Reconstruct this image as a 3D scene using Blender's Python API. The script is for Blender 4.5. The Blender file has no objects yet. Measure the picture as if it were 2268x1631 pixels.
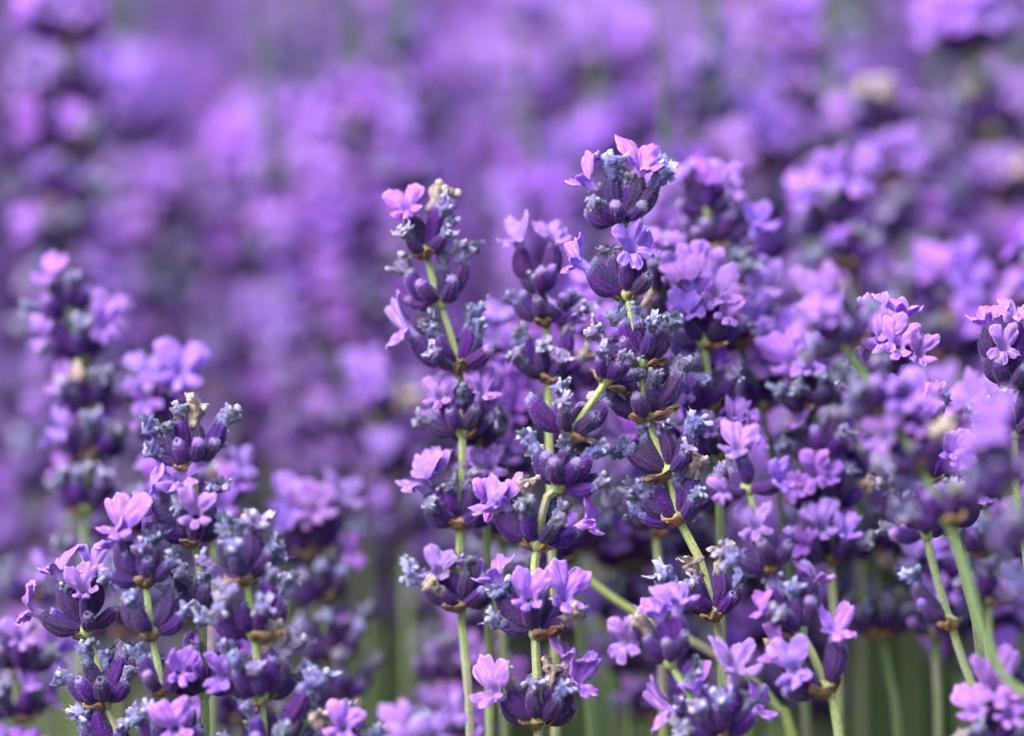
import bpy, bmesh, math, random
import numpy as np
from mathutils import Vector, Matrix, noise

# ------------------------------------------------------------------ camera, light, exposure
R = math.radians
scene = bpy.context.scene
COL = scene.collection
PITCH = R(12.0)
CAM = Vector((0.0, 0.0, 0.71))
cam_d = bpy.data.cameras.new('camera')
cam = bpy.data.objects.new('camera', cam_d)
COL.objects.link(cam)
cam.location = CAM
cam.rotation_euler = (R(90) - PITCH, 0, 0)
cam_d.sensor_width = 36
cam_d.lens = 180
cam_d.clip_start = 0.02
cam_d.clip_end = 2000
cam_d.dof.use_dof = True
cam_d.dof.focus_distance = 1.0
cam_d.dof.aperture_fstop = 4.4
scene.camera = cam

SUN_EL, SUN_AZ = R(54), R(-132)      # azimuth measured from the viewing direction (+Y), negative = left
world = bpy.data.worlds.new('World')
scene.world = world
world.use_nodes = True
wn = world.node_tree.nodes
wn.clear()
sky = wn.new('ShaderNodeTexSky')
sky.sky_type = 'NISHITA'
sky.sun_disc = False
sky.sun_elevation = SUN_EL
sky.sun_rotation = SUN_AZ
sky.dust_density = 4.5
sky.ozone_density = 0.8
bgn = wn.new('ShaderNodeBackground')
bgn.inputs['Strength'].default_value = 0.15
wo = wn.new('ShaderNodeOutputWorld')
world.node_tree.links.new(sky.outputs[0], bgn.inputs['Color'])
world.node_tree.links.new(bgn.outputs[0], wo.inputs['Surface'])
sun_d = bpy.data.lights.new('sun', 'SUN')
sun_d.energy = 2.3
sun_d.angle = R(30)
sun_d.color = (1.0, 0.985, 0.98)
sun = bpy.data.objects.new('sun', sun_d)
COL.objects.link(sun)
sd = Vector((math.sin(SUN_AZ) * math.cos(SUN_EL), math.cos(SUN_AZ) * math.cos(SUN_EL), math.sin(SUN_EL)))
sun.rotation_euler = sd.to_track_quat('Z', 'Y').to_euler()
scene.view_settings.view_transform = 'Standard'
scene.view_settings.look = 'None'
scene.view_settings.gamma = 1
scene.view_settings.use_curve_mapping = False
scene.view_settings.exposure = 1.52
scene.render.engine = 'CYCLES'
scene.cycles.max_bounces = 6
scene.cycles.diffuse_bounces = 4
scene.cycles.use_adaptive_sampling = True
scene.cycles.adaptive_threshold = 0.02
scene.cycles.transmission_bounces = 4
scene.cycles.use_denoising = True

# ------------------------------------------------------------------ helpers
rnd = random.Random(7)
nrs = np.random.RandomState(7)
FWD = Vector((0, math.cos(PITCH), -math.sin(PITCH)))
UPV = Vector((0, math.sin(PITCH), math.cos(PITCH)))
RGT = Vector((1, 0, 0))
PX = 0.2 / 2268.0                    # metres per unit of the survey grid at 1 m


def at(x, y, d=1.0):
    """a point d metres in front of the lens, from the survey grid taken over the photograph"""
    return CAM + FWD * d + RGT * ((x - 1134) * PX * d) + UPV * ((815.5 - y) * PX * d)


def tag(o, label=None, cat=None, group=None, kind=None):
    if label: o['label'] = label
    if cat: o['category'] = cat
    if group: o['group'] = group
    if kind: o['kind'] = kind
    return o


class MB:
    """collects vertices, faces, uv and material slots of one mesh"""
    def __init__(s):
        s.v, s.f, s.uv, s.mi = [], [], [], []

    def grid(s, P, UV, mi=0, close=False):
        n, m = len(P), len(P[0])
        o = len(s.v)
        for i in range(n):
            for j in range(m):
                s.v.append(tuple(P[i][j])); s.uv.append(UV[i][j])
        for i in range(n - 1):
            for j in range(m if close else m - 1):
                k = (j + 1) % m
                s.f.append((o + i * m + j, o + i * m + k, o + (i + 1) * m + k, o + (i + 1) * m + j)); s.mi.append(mi)

    def tri(s, a, b, c, mi=0, uv=(0, 0)):
        o = len(s.v)
        s.v += [tuple(a), tuple(b), tuple(c)]; s.uv += [uv, uv, uv]
        s.f.append((o, o + 1, o + 2)); s.mi.append(mi)

    def mesh(s, name, mats, smooth=True):
        me = bpy.data.meshes.new(name)
        me.from_pydata(s.v, [], s.f)
        uvl = me.uv_layers.new(name='UVMap')
        li = np.empty(len(me.loops), dtype=np.int32)
        me.loops.foreach_get('vertex_index', li)
        uvl.data.foreach_set('uv', np.array(s.uv, dtype=np.float32)[li].ravel())
        for m in mats: me.materials.append(m)
        me.polygons.foreach_set('material_index', np.array(s.mi, dtype=np.int32))
        me.polygons.foreach_set('use_smooth', np.full(len(s.f), smooth, dtype=bool))
        me.update()
        return me


def obj(name, me, parent=None, M=None, PI=None):
    o = bpy.data.objects.new(name, me)
    COL.objects.link(o)
    if parent is not None: o.parent = parent
    if M is not None:
        o.matrix_basis = (PI @ M) if PI is not None else M
    return o


def frame(z, y=None, loc=Vector((0, 0, 0)), sc=1.0, roll=0.0):
    """matrix with local Z along z and local Y as near to y as it can be"""
    z = z.normalized()
    if y is None: y = Vector((0, 0, 1))
    x = y.cross(z)
    if x.length < 1e-4: x = Vector((1, 0, 0)).cross(z)
    x.normalize()
    y = z.cross(x)
    M = Matrix((x, y, z)).transposed().to_4x4()
    return Matrix.Translation(loc) @ M @ Matrix.Rotation(roll, 4, 'Z') @ Matrix.Scale(sc, 4)


# ------------------------------------------------------------------ materials
def mat(name):
    m = bpy.data.materials.new(name)
    m.use_nodes = True
    nt = m.node_tree
    nt.nodes.clear()
    out = nt.nodes.new('ShaderNodeOutputMaterial')
    return m, nt, out


def N(nt, t, **kw):
    n = nt.nodes.new(t)
    for k, v in kw.items():
        if k in n.inputs: n.inputs[k].default_value = v
        else: setattr(n, k, v)
    return n


def ramp(nt, pts, fac=None):
    n = nt.nodes.new('ShaderNodeValToRGB')
    e = n.color_ramp.elements
    e[0].position, e[0].color = pts[0][0], (*pts[0][1], 1)
    e[1].position, e[1].color = pts[-1][0], (*pts[-1][1], 1)
    for p, c in pts[1:-1]:
        q = e.new(p); q.color = (*c, 1)
    if fac is not None: nt.links.new(fac, n.inputs[0])
    return n


def mix(nt, a, b, fac, mode='MIX'):
    n = nt.nodes.new('ShaderNodeMix')
    n.data_type = 'RGBA'; n.blend_type = mode
    for s, v in ((6, a), (7, b), (0, fac)):
        if isinstance(v, (tuple, float, int)):
            n.inputs[s].default_value = (*v, 1) if isinstance(v, tuple) else v
        else: nt.links.new(v, n.inputs[s])
    return n.outputs[2]


def noise_node(nt, scale, detail=3, vec=None, rough=0.55):
    n = N(nt, 'ShaderNodeTexNoise', Scale=scale, Detail=detail, Roughness=rough)
    if vec is None:
        tc = N(nt, 'ShaderNodeTexCoord'); vec = tc.outputs['Object']
    nt.links.new(vec, n.inputs['Vector'])
    return n.outputs['Fac']


def finish(nt, out, color, rough=0.7, transl=0.0, tcolor=None, sheen=0.0, stint=(1, 1, 1), bump=None, bdist=0.0003, spec=0.25, bstr=0.6):
    p = N(nt, 'ShaderNodeBsdfPrincipled')
    nt.links.new(color, p.inputs['Base Color'])
    p.inputs['Roughness'].default_value = rough
    p.inputs['Specular IOR Level'].default_value = spec
    p.inputs['Sheen Weight'].default_value = sheen
    p.inputs['Sheen Roughness'].default_value = 0.45
    p.inputs['Sheen Tint'].default_value = (*stint, 1)
    if bump is not None:
        b = N(nt, 'ShaderNodeBump', Strength=bstr, Distance=bdist)
        nt.links.new(bump, b.inputs['Height'])
        nt.links.new(b.outputs[0], p.inputs['Normal'])
    sh = p.outputs[0]
    if transl > 0:
        t = N(nt, 'ShaderNodeBsdfTranslucent')
        nt.links.new(tcolor or color, t.inputs['Color'])
        mx = N(nt, 'ShaderNodeMixShader', Fac=transl)
        nt.links.new(sh, mx.inputs[1]); nt.links.new(t.outputs[0], mx.inputs[2])
        sh = mx.outputs[0]
    nt.links.new(sh, out.inputs['Surface'])


def hsv(nt, col, rand, dh=0.03, dv=0.25, ds=0.1):
    h = N(nt, 'ShaderNodeHueSaturation')
    def mr(a, b, src):
        m = N(nt, 'ShaderNodeMapRange'); m.inputs['To Min'].default_value = a; m.inputs['To Max'].default_value = b
        nt.links.new(src, m.inputs['Value']); return m.outputs[0]
    w = N(nt, 'ShaderNodeMath', operation='MULTIPLY'); w.inputs[1].default_value = 7.31; nt.links.new(rand, w.inputs[0])
    fr = N(nt, 'ShaderNodeMath', operation='FRACT'); nt.links.new(w.outputs[0], fr.inputs[0])
    nt.links.new(mr(0.5 - dh, 0.5 + dh, rand), h.inputs['Hue'])
    nt.links.new(mr(1 - dv, 1 + dv, fr.outputs[0]), h.inputs['Value'])
    nt.links.new(mr(1 - ds, 1 + ds, fr.outputs[0]), h.inputs['Saturation'])
    nt.links.new(col, h.inputs['Color'])
    return h.outputs[0]


def uvs(nt):
    u = N(nt, 'ShaderNodeUVMap'); s = N(nt, 'ShaderNodeSeparateXYZ')
    nt.links.new(u.outputs[0], s.inputs[0])
    return u.outputs[0], s.outputs[0], s.outputs[1]


def oinfo(nt):
    return N(nt, 'ShaderNodeObjectInfo').outputs['Random']


def mat_calyx():
    m, nt, out = mat('calyx_velvet')
    _, u, v = uvs(nt)
    base = ramp(nt, [(0.0, (0.14, 0.09, 0.07)), (0.12, (0.050, 0.012, 0.070)), (0.32, (0.015, 0.003, 0.052)),
                     (0.82, (0.017, 0.005, 0.060)), (0.92, (0.055, 0.040, 0.14)), (1.0, (0.24, 0.22, 0.38))], v).outputs[0]
    n1 = noise_node(nt, 2600, 2)
    r1 = ramp(nt, [(0.5, (0, 0, 0)), (0.72, (1, 1, 1))], n1).outputs[0]
    c = mix(nt, base, (0.12, 0.055, 0.27), mix(nt, (0.0, 0.0, 0.0), (0.42, 0.42, 0.42), r1))
    n2 = noise_node(nt, 420, 2)
    c = mix(nt, c, (0.034, 0.004, 0.058), mix(nt, (0, 0, 0), (0.6, 0.6, 0.6), n2))
    c = hsv(nt, c, oinfo(nt), 0.018, 0.4, .15)
    finish(nt, out, c, 0.8, sheen=0.18, stint=(0.5, 0.35, 1.0), bump=n1, bdist=0.00025)
    return m


def mat_fuzz(name, col):
    m, nt, out = mat(name)
    p = N(nt, 'ShaderNodeRGB'); p.outputs[0].default_value = (*col, 1)
    finish(nt, out, p.outputs[0], 0.6, transl=0.5)
    return m


def mat_petal(name, deep, lite, pale):
    m, nt, out = mat(name)
    vec, u, v = uvs(nt)
    mp = N(nt, 'ShaderNodeMapping'); mp.inputs['Scale'].default_value = (26, 1.3, 1)
    nt.links.new(vec, mp.inputs['Vector'])
    nv = noise_node(nt, 1.6, 3, mp.outputs[0])
    veins = ramp(nt, [(0.38, (0, 0, 0)), (0.50, (1, 1, 1)), (0.62, (0, 0, 0))], nv).outputs[0]
    body = ramp(nt, [(0.0, pale), (0.25, pale), (0.45, lite), (0.8, deep), (0.93, lite), (1.0, tuple(min(.86, x * 1.25 + .06) for x in lite))], v).outputs[0]  # outer rim paled: white highlights on the petal edges painted into the colour
    fine = noise_node(nt, 900, 3)
    body = mix(nt, body, deep, mix(nt, (0, 0, 0), (0.55, 0.55, 0.55), fine))
    c = mix(nt, body, tuple(x * y for x, y in zip(deep, (0.62, 0.5, 0.8))), mix(nt, (0, 0, 0), (0.55, 0.55, 0.55), veins))
    c = hsv(nt, c, oinfo(nt), 0.018, 0.16, 0.08)
    finish(nt, out, c, 0.55, transl=0.5, sheen=0.25, stint=(0.85, 0.75, 1.0), bump=nv, bdist=0.0002, bstr=0.5)
    return m


def mat_wither(name, lo, hi, tip):
    m, nt, out = mat(name)
    _, u, v = uvs(nt)
    n1 = noise_node(nt, 1500, 3)
    c = ramp(nt, [(0.3, lo), (0.62, hi)], n1).outputs[0]
    tv = ramp(nt, [(0.45, (0, 0, 0)), (1.0, (1, 1, 1))], v).outputs[0]
    c = mix(nt, c, tip, mix(nt, (0, 0, 0), (0.55, 0.55, 0.55), tv))
    c = hsv(nt, c, oinfo(nt), 0.03, 0.3, 0.2)
    finish(nt, out, c, 0.75, transl=0.12, sheen=0.25, stint=(0.8, 0.85, 1.0), bump=n1, bdist=0.0006, bstr=0.9)
    return m


def mat_stem(name, a, b):
    m, nt, out = mat(name)
    vec, u, v = uvs(nt)
    mp = N(nt, 'ShaderNodeMapping'); mp.inputs['Scale'].default_value = (10, 60, 1)
    nt.links.new(vec, mp.inputs['Vector'])
    n1 = noise_node(nt, 1.5, 3, mp.outputs[0])
    n2 = noise_node(nt, 2200, 2)
    c = ramp(nt, [(0.35, a), (0.65, b)], n1).outputs[0]
    c = mix(nt, c, tuple(min(1, x * 1.9) for x in b), mix(nt, (0, 0, 0), (0.5, 0.5, 0.5), ramp(nt, [(0.5, (0, 0, 0)), (0.7, (1, 1, 1))], n2).outputs[0]))
    n3 = noise_node(nt, 90, 3)
    c = mix(nt, c, (0.20, 0.13, 0.16), mix(nt, (0, 0, 0), (0.75, 0.75, 0.75), ramp(nt, [(0.5, (0, 0, 0)), (0.72, (1, 1, 1))], n3).outputs[0]))
    c = hsv(nt, c, oinfo(nt), 0.02, 0.15)
    finish(nt, out, c, 0.65, sheen=0.4, stint=(0.8, 0.9, 0.8), bump=n2, bdist=0.0002)
    return m


def mat_bract():
    m, nt, out = mat('dry_bract')
    vec, u, v = uvs(nt)
    mp = N(nt, 'ShaderNodeMapping'); mp.inputs['Scale'].default_value = (9, 0.8, 1)
    nt.links.new(vec, mp.inputs['Vector'])
    nv = noise_node(nt, 2.0, 4, mp.outputs[0])
    c = ramp(nt, [(0.40, (0.06, 0.025, 0.012)), (0.46, (0.24, 0.145, 0.075)), (0.7, (0.40, 0.29, 0.18))], nv).outputs[0]
    c = hsv(nt, c, oinfo(nt), 0.015, 0.25)
    finish(nt, out, c, 0.6, transl=0.3, bump=nv, bdist=0.0004)
    return m


def mat_simple(name, a, b, scale, rough=0.8, transl=0.0):
    m, nt, out = mat(name)
    n1 = noise_node(nt, scale, 4)
    c = ramp(nt, [(0.35, a), (0.65, b)], n1).outputs[0]
    c = hsv(nt, c, oinfo(nt), 0.015, 0.2)
    finish(nt, out, c, rough, transl=transl, bump=n1, bdist=0.002)
    return m


M_CALYX = mat_calyx()
M_FUZZ = mat_fuzz('calyx_fuzz', (0.36, 0.25, 0.68))
M_FUZZG = mat_fuzz('stem_fuzz', (0.45, 0.52, 0.36))
M_FUZZW = mat_fuzz('grey_fuzz', (0.42, 0.42, 0.66))
M_PETAL = mat_petal('violet_petal', (0.42, 0.20, 0.70), (0.55, 0.34, 0.82), (0.66, 0.48, 0.83))
M_PETAL2 = mat_petal('deep_violet_petal', (0.36, 0.14, 0.63), (0.47, 0.22, 0.75), (0.56, 0.34, 0.78))
M_WITH = mat_wither('grey_withered_petal', (0.035, 0.03, 0.095), (0.15, 0.135, 0.29), (0.46, 0.44, 0.60))
M_TAN = mat_wither('tan_withered_petal', (0.11, 0.08, 0.075), (0.28, 0.22, 0.20), (0.56, 0.50, 0.44))
M_BUD = mat_wither('bud_tip', (0.10, 0.04, 0.20), (0.20, 0.10, 0.36), (0.30, 0.20, 0.48))
M_STEM = mat_stem('green_stem', (0.13, 0.18, 0.055), (0.23, 0.29, 0.11))
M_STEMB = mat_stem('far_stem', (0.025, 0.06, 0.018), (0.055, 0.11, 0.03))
M_STEM2 = mat_stem('darker_green_stem', (0.06, 0.10, 0.03), (0.12, 0.175, 0.06))
M_BRACT = mat_bract()
M_SOIL = mat_simple('soil', (0.05, 0.035, 0.025), (0.12, 0.085, 0.06), 30)
M_LEAF = mat_simple('grey_green_leaf', (0.025, 0.06, 0.018), (0.06, 0.115, 0.035), 12, transl=0.2)

# ------------------------------------------------------------------ shared meshes
MM = 0.001


def hair(mb, p, n, ln, wd, mi, rg):
    t = Vector((rg.uniform(-1, 1), rg.uniform(-1, 1), rg.uniform(-1, 1))).cross(n)
    if t.length < 1e-6: return
    t.normalize()
    tip = p + (n + Vector((rg.gauss(0, .3), rg.gauss(0, .3), rg.gauss(0, .3) + .35))).normalized() * ln
    mb.tri(p - t * wd, p + t * wd, tip, mi)


def make_calyx(seed, hi=True, fuzz=620):
    """ribbed velvety tube with a toothed mouth; base at the origin, axis +Z, bending to +Y"""
    rg = random.Random(seed)
    seg, rings = (32, 14) if hi else (10, 6)
    L = 6.6 * MM * rg.uniform(.9, 1.08)
    W = 1.44 * MM * rg.uniform(.92, 1.1)
    bend = rg.uniform(0.2, 0.5)
    ax = rg.uniform(0.88, 1.0)
    prof = [(0, .25), (.06, .42), (.18, .70), (.34, .93), (.5, 1.0), (.66, .97), (.78, .86), (.88, .70), (.96, .50), (1.0, .40)]

    def pr(t):
        for (a, x), (b, y) in zip(prof, prof[1:]):
            if t <= b: return x + (y - x) * (t - a) / (b - a)
        return prof[-1][1]

    def pos(t, th, rr):
        z = L * t
        y0 = -bend * L * .30 * math.sin(t * math.pi) * .9 + bend * L * .18 * t * t
        return Vector((rr * math.cos(th), rr * math.sin(th) * ax + y0, z))
    mb = MB()
    ph = rg.uniform(0, 6)
    P, UV = [], []
    for i in range(rings + 1):
        t = i / rings
        row, ur = [], []
        for j in range(seg):
            th = 2 * math.pi * j / seg
            rib = 1 + .085 * math.cos(8 * th + ph) * min(1, t * 3)
            lump = 1 + .05 * math.sin(3 * th + seed) * math.sin(t * 5 + seed)
            r = W * pr(t) * rib * lump
            tt = t
            if i == rings: tt = t + .05 * (0.5 + .5 * math.cos(5 * th + ph)) ** 2   # teeth
            row.append(pos(tt, th, r)); ur.append((j / seg, t))
        P.append(row); UV.append(ur)
    # mouth turns inward and down
    for t, k in ((.985, .30), (.94, .22), (.92, .02)):
        P.append([pos(t, 2 * math.pi * j / seg, W * k) for j in range(seg)])
        UV.append([(j / seg, .9 if k > .1 else .4) for j in range(seg)])
    mb.grid(P, UV, 0, True)
    P0 = [[pos(0, 2 * math.pi * j / seg, 0.0001 * MM) for j in range(seg)], P[0]]
    mb.grid(P0, [[(0, 0)] * seg] * 2, 0, True)
    if hi:
        for k in range(fuzz):
            t = rg.uniform(.06, 1) ** .9; th = rg.uniform(0, 2 * math.pi)
            p = pos(t, th, W * pr(t)); n = Vector((math.cos(th), math.sin(th), .25 + (.9 if t > .9 else 0)))
            hair(mb, p, n.normalized(), rg.uniform(.22, .52) * MM * (1 if t < .85 else 1.3), (.015 if t < .85 else .022) * MM, 1 if t < .85 else 2, rg)
    me = mb.mesh('calyx', [M_CALYX, M_FUZZ, M_FUZZW])
    me['mouth'] = [0.0, (-bend * .3 * 0 + bend * .18) * L, L * .88]
    return me


def lobe_len(dth, w):
    a = min(1, abs(dth) / w)
    return max(0.0, 1 - a ** 2.4) ** .5


def make_blossom(seed, hi=True, pm=M_PETAL):
    """two-lipped corolla; tube starts at the origin along +Z, the two big upper lobes stand to +Y"""
    rg = random.Random(seed)
    nth, ns = (100, 13) if hi else (30, 6)
    tube = rg.uniform(2.2, 3.4) * MM
    lobes = []
    up = rg.uniform(.92, 1.12)
    for c, w, ln in ((90 - 33, 38, 4.9 * up), (90 + 33, 38, 4.9 * up), (-90, 23, 3.3), (-90 - 52, 24, 3.1), (-90 + 52, 24, 3.1)):
        lobes.append((R(c + rg.uniform(-5, 5)), R(w), ln * MM * rg.uniform(.88, 1.1), rg.uniform(-.3, .35), rg.uniform(0, 6)))
    fu, fl = R(rg.uniform(30, 88)), R(rg.uniform(50, 110))
    curl = rg.uniform(.0, .5)
    P, UV = [], []
    for i in range(5 if hi else 3):      # tube
        t = i / (4 if hi else 2)
        r = (.62 + .45 * t ** 1.5) * MM
        P.append([Vector((r * math.cos(a), r * math.sin(a), tube * t)) for a in (2 * math.pi * j / nth for j in range(nth))])
        UV.append([(j / nth, .3 * t) for j in range(nth)])
    n0 = len(P)
    rows = [[None] * nth for _ in range(ns)]
    for j in range(nth):
        a = 2 * math.pi * j / nth
        best, cu, ph = 0, 0, 0
        for c, w, ln, cc, p in lobes:
            d = (a - c + math.pi) % (2 * math.pi) - math.pi
            if abs(d) < w:
                v = ln * lobe_len(d, w)
                if v > best: best, cu, ph, dd, ww = v, cc, p, d, w
        upper = math.sin(a) > 0
        Lp = max(best, .35 * MM)
        fe = fu if upper else fl
        if best == 0: dd, ww, cu = 0, 1, 0
        r, z = 1.07 * MM, tube
        for i in range(ns):
            s = (i + 1) / ns
            Lq = Lp * (1 + .10 * noise.noise(Vector((math.cos(a) * 4, math.sin(a) * 4, seed * 1.7))) * 2)
            ang = fe * min(1, s * 1.8) + (cu + curl) * max(0, s - .5) * 1.6
            r += Lq / ns * math.sin(ang); z += Lq / ns * math.cos(ang)
            edge = abs(dd) / ww
            zz = z - .38 * MM * edge ** 2 * s * (1 if upper else .6) + (.16 * math.sin(ph + a * 8 + s * 4) + 1.0 * noise.noise(Vector((math.cos(a) * 2.6, math.sin(a) * 2.6, s * 1.8 + seed * 3.1))) + .55 * noise.noise(Vector((math.cos(a) * 8, math.sin(a) * 8, s * 3 + seed)))) * MM * s * (1 if hi else .4)
            # narrow the lobe at its root so that the lobes separate
            aa = a - dd * .30 * math.sin(s * math.pi * .5) * (0 if upper else -0.2)
            rows[i][j] = Vector((r * math.cos(aa), r * math.sin(aa), zz))
    for i in range(ns):
        P.append(rows[i]); UV.append([(j / nth, .3 + .7 * (i + 1) / ns) for j in range(nth)])
    mb = MB(); mb.grid(P, UV, 0, True)
    if hi:   # real thickness
        return thicken(mb.mesh('sheet', [pm]), .10 * MM).mesh('blossom', [pm])
    return mb.mesh('blossom', [pm])


def thicken(me, th):
    n = len(me.vertices)
    co = np.empty(n * 3); me.vertices.foreach_get('co', co); co = co.reshape(-1, 3)
    no = np.empty(n * 3); me.vertices.foreach_get('normal', no); no = no.reshape(-1, 3)
    f = [tuple(p.vertices) for p in me.polygons]
    cnt = {}
    for q in f:
        for a, b in zip(q, q[1:] + q[:1]):
            k = (min(a, b), max(a, b)); cnt.setdefault(k, []).append((a, b))
    li = np.empty(len(me.loops), dtype=np.int32); me.loops.foreach_get('vertex_index', li)
    u = np.empty(len(me.loops) * 2, dtype=np.float32); me.uv_layers[0].data.foreach_get('uv', u)
    uv = np.zeros((n, 2)); uv[li] = u.reshape(-1, 2)
    mb = MB()
    mb.v = [tuple(x) for x in co + no * th * .5] + [tuple(x) for x in co - no * th * .5]
    mb.uv = [tuple(x) for x in uv] * 2
    mb.f = f + [tuple(i + n for i in reversed(q)) for q in f]
    mb.f += [(e[0][1], e[0][0], e[0][0] + n, e[0][1] + n) for e in cnt.values() if len(e) == 1]
    mb.mi = [0] * len(mb.f)
    return mb


def tube_pts(mb, pts, rad, seg, uv0=0., uv1=1., mi=0, sq=0.0, fl=1.0, wr=0.0, rg=None, rib=0.0, cap=True):
    P, UV = [], []
    n = len(pts)
    up = Vector((0.31, .95, .05))
    for i, p in enumerate(pts):
        d = (pts[min(i + 1, n - 1)] - pts[max(i - 1, 0)]).normalized()
        x = up.cross(d).normalized(); y = d.cross(x)
        up = y
        r = rad[i] if isinstance(rad, (list, tuple)) else rad
        row = []
        for j in range(seg):
            a = 2 * math.pi * j / seg
            rr = r * (1 + sq * math.cos(4 * a) + rib * math.cos(5 * a + .4))
            if wr: rr *= 1 + wr * noise.noise(Vector((math.cos(a) * 1.3, math.sin(a) * 1.3, i * .8)) + Vector((rg * 3.1, 0, 0)))
            row.append(p + x * (rr * math.cos(a)) + y * (rr * fl * math.sin(a)))
        P.append(row); UV.append([(j / seg, uv0 + (uv1 - uv0) * i / max(1, n - 1)) for j in range(seg)])
    if cap:
        c0, c1 = pts[0], pts[-1] + (pts[-1] - pts[-2]) * .25
        P = [[c0] * seg] + P + [[c1] * seg]
        UV = [UV[0]] + UV + [UV[-1]]
    mb.grid(P, UV, mi, True)


def make_withered(seed, hi=True, m=None, fz=M_FUZZW):
    """shrivelled corolla: wrinkled neck ending in a few curled stubs; base at origin, axis +Z"""
    rg = random.Random(seed)
    mb = MB()
    seg = 18 if hi else 6
    neck = rg.uniform(1.8, 3.4) * MM
    lean = Vector((rg.uniform(-.25, .25), rg.uniform(-.25, .25), 1))
    n = 6 if hi else 3
    pts = [lean * (neck * (i / (n - 1)) - .4 * MM * (i == 0)) for i in range(n)]
    w0 = rg.uniform(.85, 1.1)
    tube_pts(mb, pts, [w0 * (.78 + .62 * (i / (n - 1)) ** 1.5) * MM for i in range(n)], seg, 0, .45, wr=.9, rg=seed * 1.7, rib=.16)
    top = pts[-1]
    nl = rg.choice((3, 4, 4)) if hi else 3
    a0 = rg.uniform(0, 6)
    for k in range(nl):
        a = a0 + k * 2 * math.pi / nl + rg.uniform(-.35, .35)
        rad = Vector((math.cos(a), math.sin(a), 0))
        el = rg.uniform(.3, 1.45)
        d = rad * math.cos(el) + Vector((0, 0, 1)) * math.sin(el)
        cu = Vector((rg.uniform(-1, 1), rg.uniform(-1, 1), rg.uniform(-1.2, .9))) * 1.3
        L = rg.uniform(1.0, 2.1) * MM * (1 if rg.random() < .7 else .6)
        m2 = 6 if hi else 3
        q, p = [], top + rad * .55 * MM - Vector((0, 0, .5 * MM))
        for i in range(m2):
            q.append(p.copy()); d = (d + cu * (1.6 / m2)).normalized(); p = p + d * (L / (m2 - 1))
        r0 = rg.uniform(.42, .66) * MM
        tip = rg.uniform(.8, 1.25)
        tube_pts(mb, q, [r0 * (1 - .35 * math.sin(math.pi * i / (m2 - 1)) + (tip - 1) * i / (m2 - 1)) * (.75 if i == m2 - 1 else 1) for i in range(m2)],
                 10 if hi else 5, .4, 1, fl=rg.uniform(.5, .8), wr=.65, rg=seed * 2.3 + k)
    # crumpled flakes
    if hi:
        for k in range(rg.randint(0, 2)):
            a = rg.uniform(0, 6.3); rad = Vector((math.cos(a), math.sin(a), 0)); tg = Vector((-math.sin(a), math.cos(a), 0))
            P = []
            for i in range(5):
                P.append([top + rad * (.5 + .35 * i) * MM + tg * (j - 2) * .32 * MM + Vector((0, 0, (.3 * i + .35 * noise.noise(Vector((i * 1.1, j * 1.3, seed + k * 5.))) * 2.2) * MM)) for j in range(5)])
            mb.grid(P, [[(j / 4, .5 + .12 * i) for j in range(5)] for i in range(5)])
        for k in range(70):
            i = rg.randrange(0, len(mb.v))
            p = Vector(mb.v[i]); nn = Vector((p.x, p.y, p.z * .3 + 1e-5)).normalized()
            hair(mb, p, nn, rg.uniform(.2, .4) * MM, .028 * MM, 1, rg)
    return mb.mesh('withered_flower', [m or M_WITH, fz])


def make_bud(seed, hi=True):
    rg = random.Random(seed)
    mb = MB()
    n, seg = (7, 12) if hi else (4, 6)
    L = rg.uniform(1.1, 2.0) * MM
    lean = Vector((rg.uniform(-.15, .15), rg.uniform(-.15, .15), 1))
    pts = [lean * (L * i / (n - 1) - .4 * MM) for i in range(n)]
    tube_pts(mb, pts, [1.08 * MM * math.sqrt(max(.04, 1 - (max(0, i / (n - 1) - .3) / .74) ** 2)) for i in range(n)], seg, .1, 1, wr=.25, rg=seed, rib=.07)
    if hi:
        for k in range(90):
            p = Vector(mb.v[rg.randrange(len(mb.v))])
            hair(mb, p, (Vector((p.x, p.y, p.z * .5 + 1e-5))).normalized(), rg.uniform(.2, .4) * MM, .028 * MM, 1, rg)
    return mb.mesh('bud_tip', [M_BUD, M_FUZZW])


def make_bract(seed, hi=True):
    """papery bract: root at the origin, spreading along +Y, cupped upward (+Z), drawn out to a point"""
    rg = random.Random(seed)
    n, m = (10, 13) if hi else (5, 5)
    L, W = rg.uniform(5.2, 7.2) * MM, rg.uniform(5.0, 6.8) * MM
    P, UV = [], []
    for i in range(n):
        t = i / (n - 1)
        w = W * .5 * (math.sin(min(1, t * 1.18 + .12) * math.pi) ** .75 if t < .74 else .42 * ((1 - t) / .26) ** 1.2 + .02)
        row = []
        for j in range(m):
            s = j / (m - 1) * 2 - 1
            y = L * t * (1 - .15 * abs(s))
            z = .25 * L * t ** 1.8 + abs(s) ** 2 * w * .6 + .36 * MM * math.cos(s * 11 + seed) * t ** .7 + 1.6 * MM * t * noise.noise(Vector((s * 2, t * 3, seed)))
            row.append(Vector((w * s, y, z - .2 * MM)))
        P.append(row); UV.append([(j / (m - 1), t) for j in range(m)])
    mb = MB(); mb.grid(P, UV, 0, False)
    me = mb.mesh('bract', [M_BRACT])
    if hi:
        me = thicken(me, .09 * MM).mesh('bract', [M_BRACT])
    return me


def make_node(seed):
    rg = random.Random(seed)
    mb = MB()
    pts = [Vector((0, 0, z * MM)) for z in (-1.3, -.7, 0, .7, 1.3, 1.8)]
    tube_pts(mb, pts, [.8 * MM, 1.15 * MM, 1.5 * MM, 1.45 * MM, 1.1 * MM, .75 * MM], 12, 0, 1, wr=.25, rg=seed)
    return mb.mesh('whorl', [M_STEM])


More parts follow.
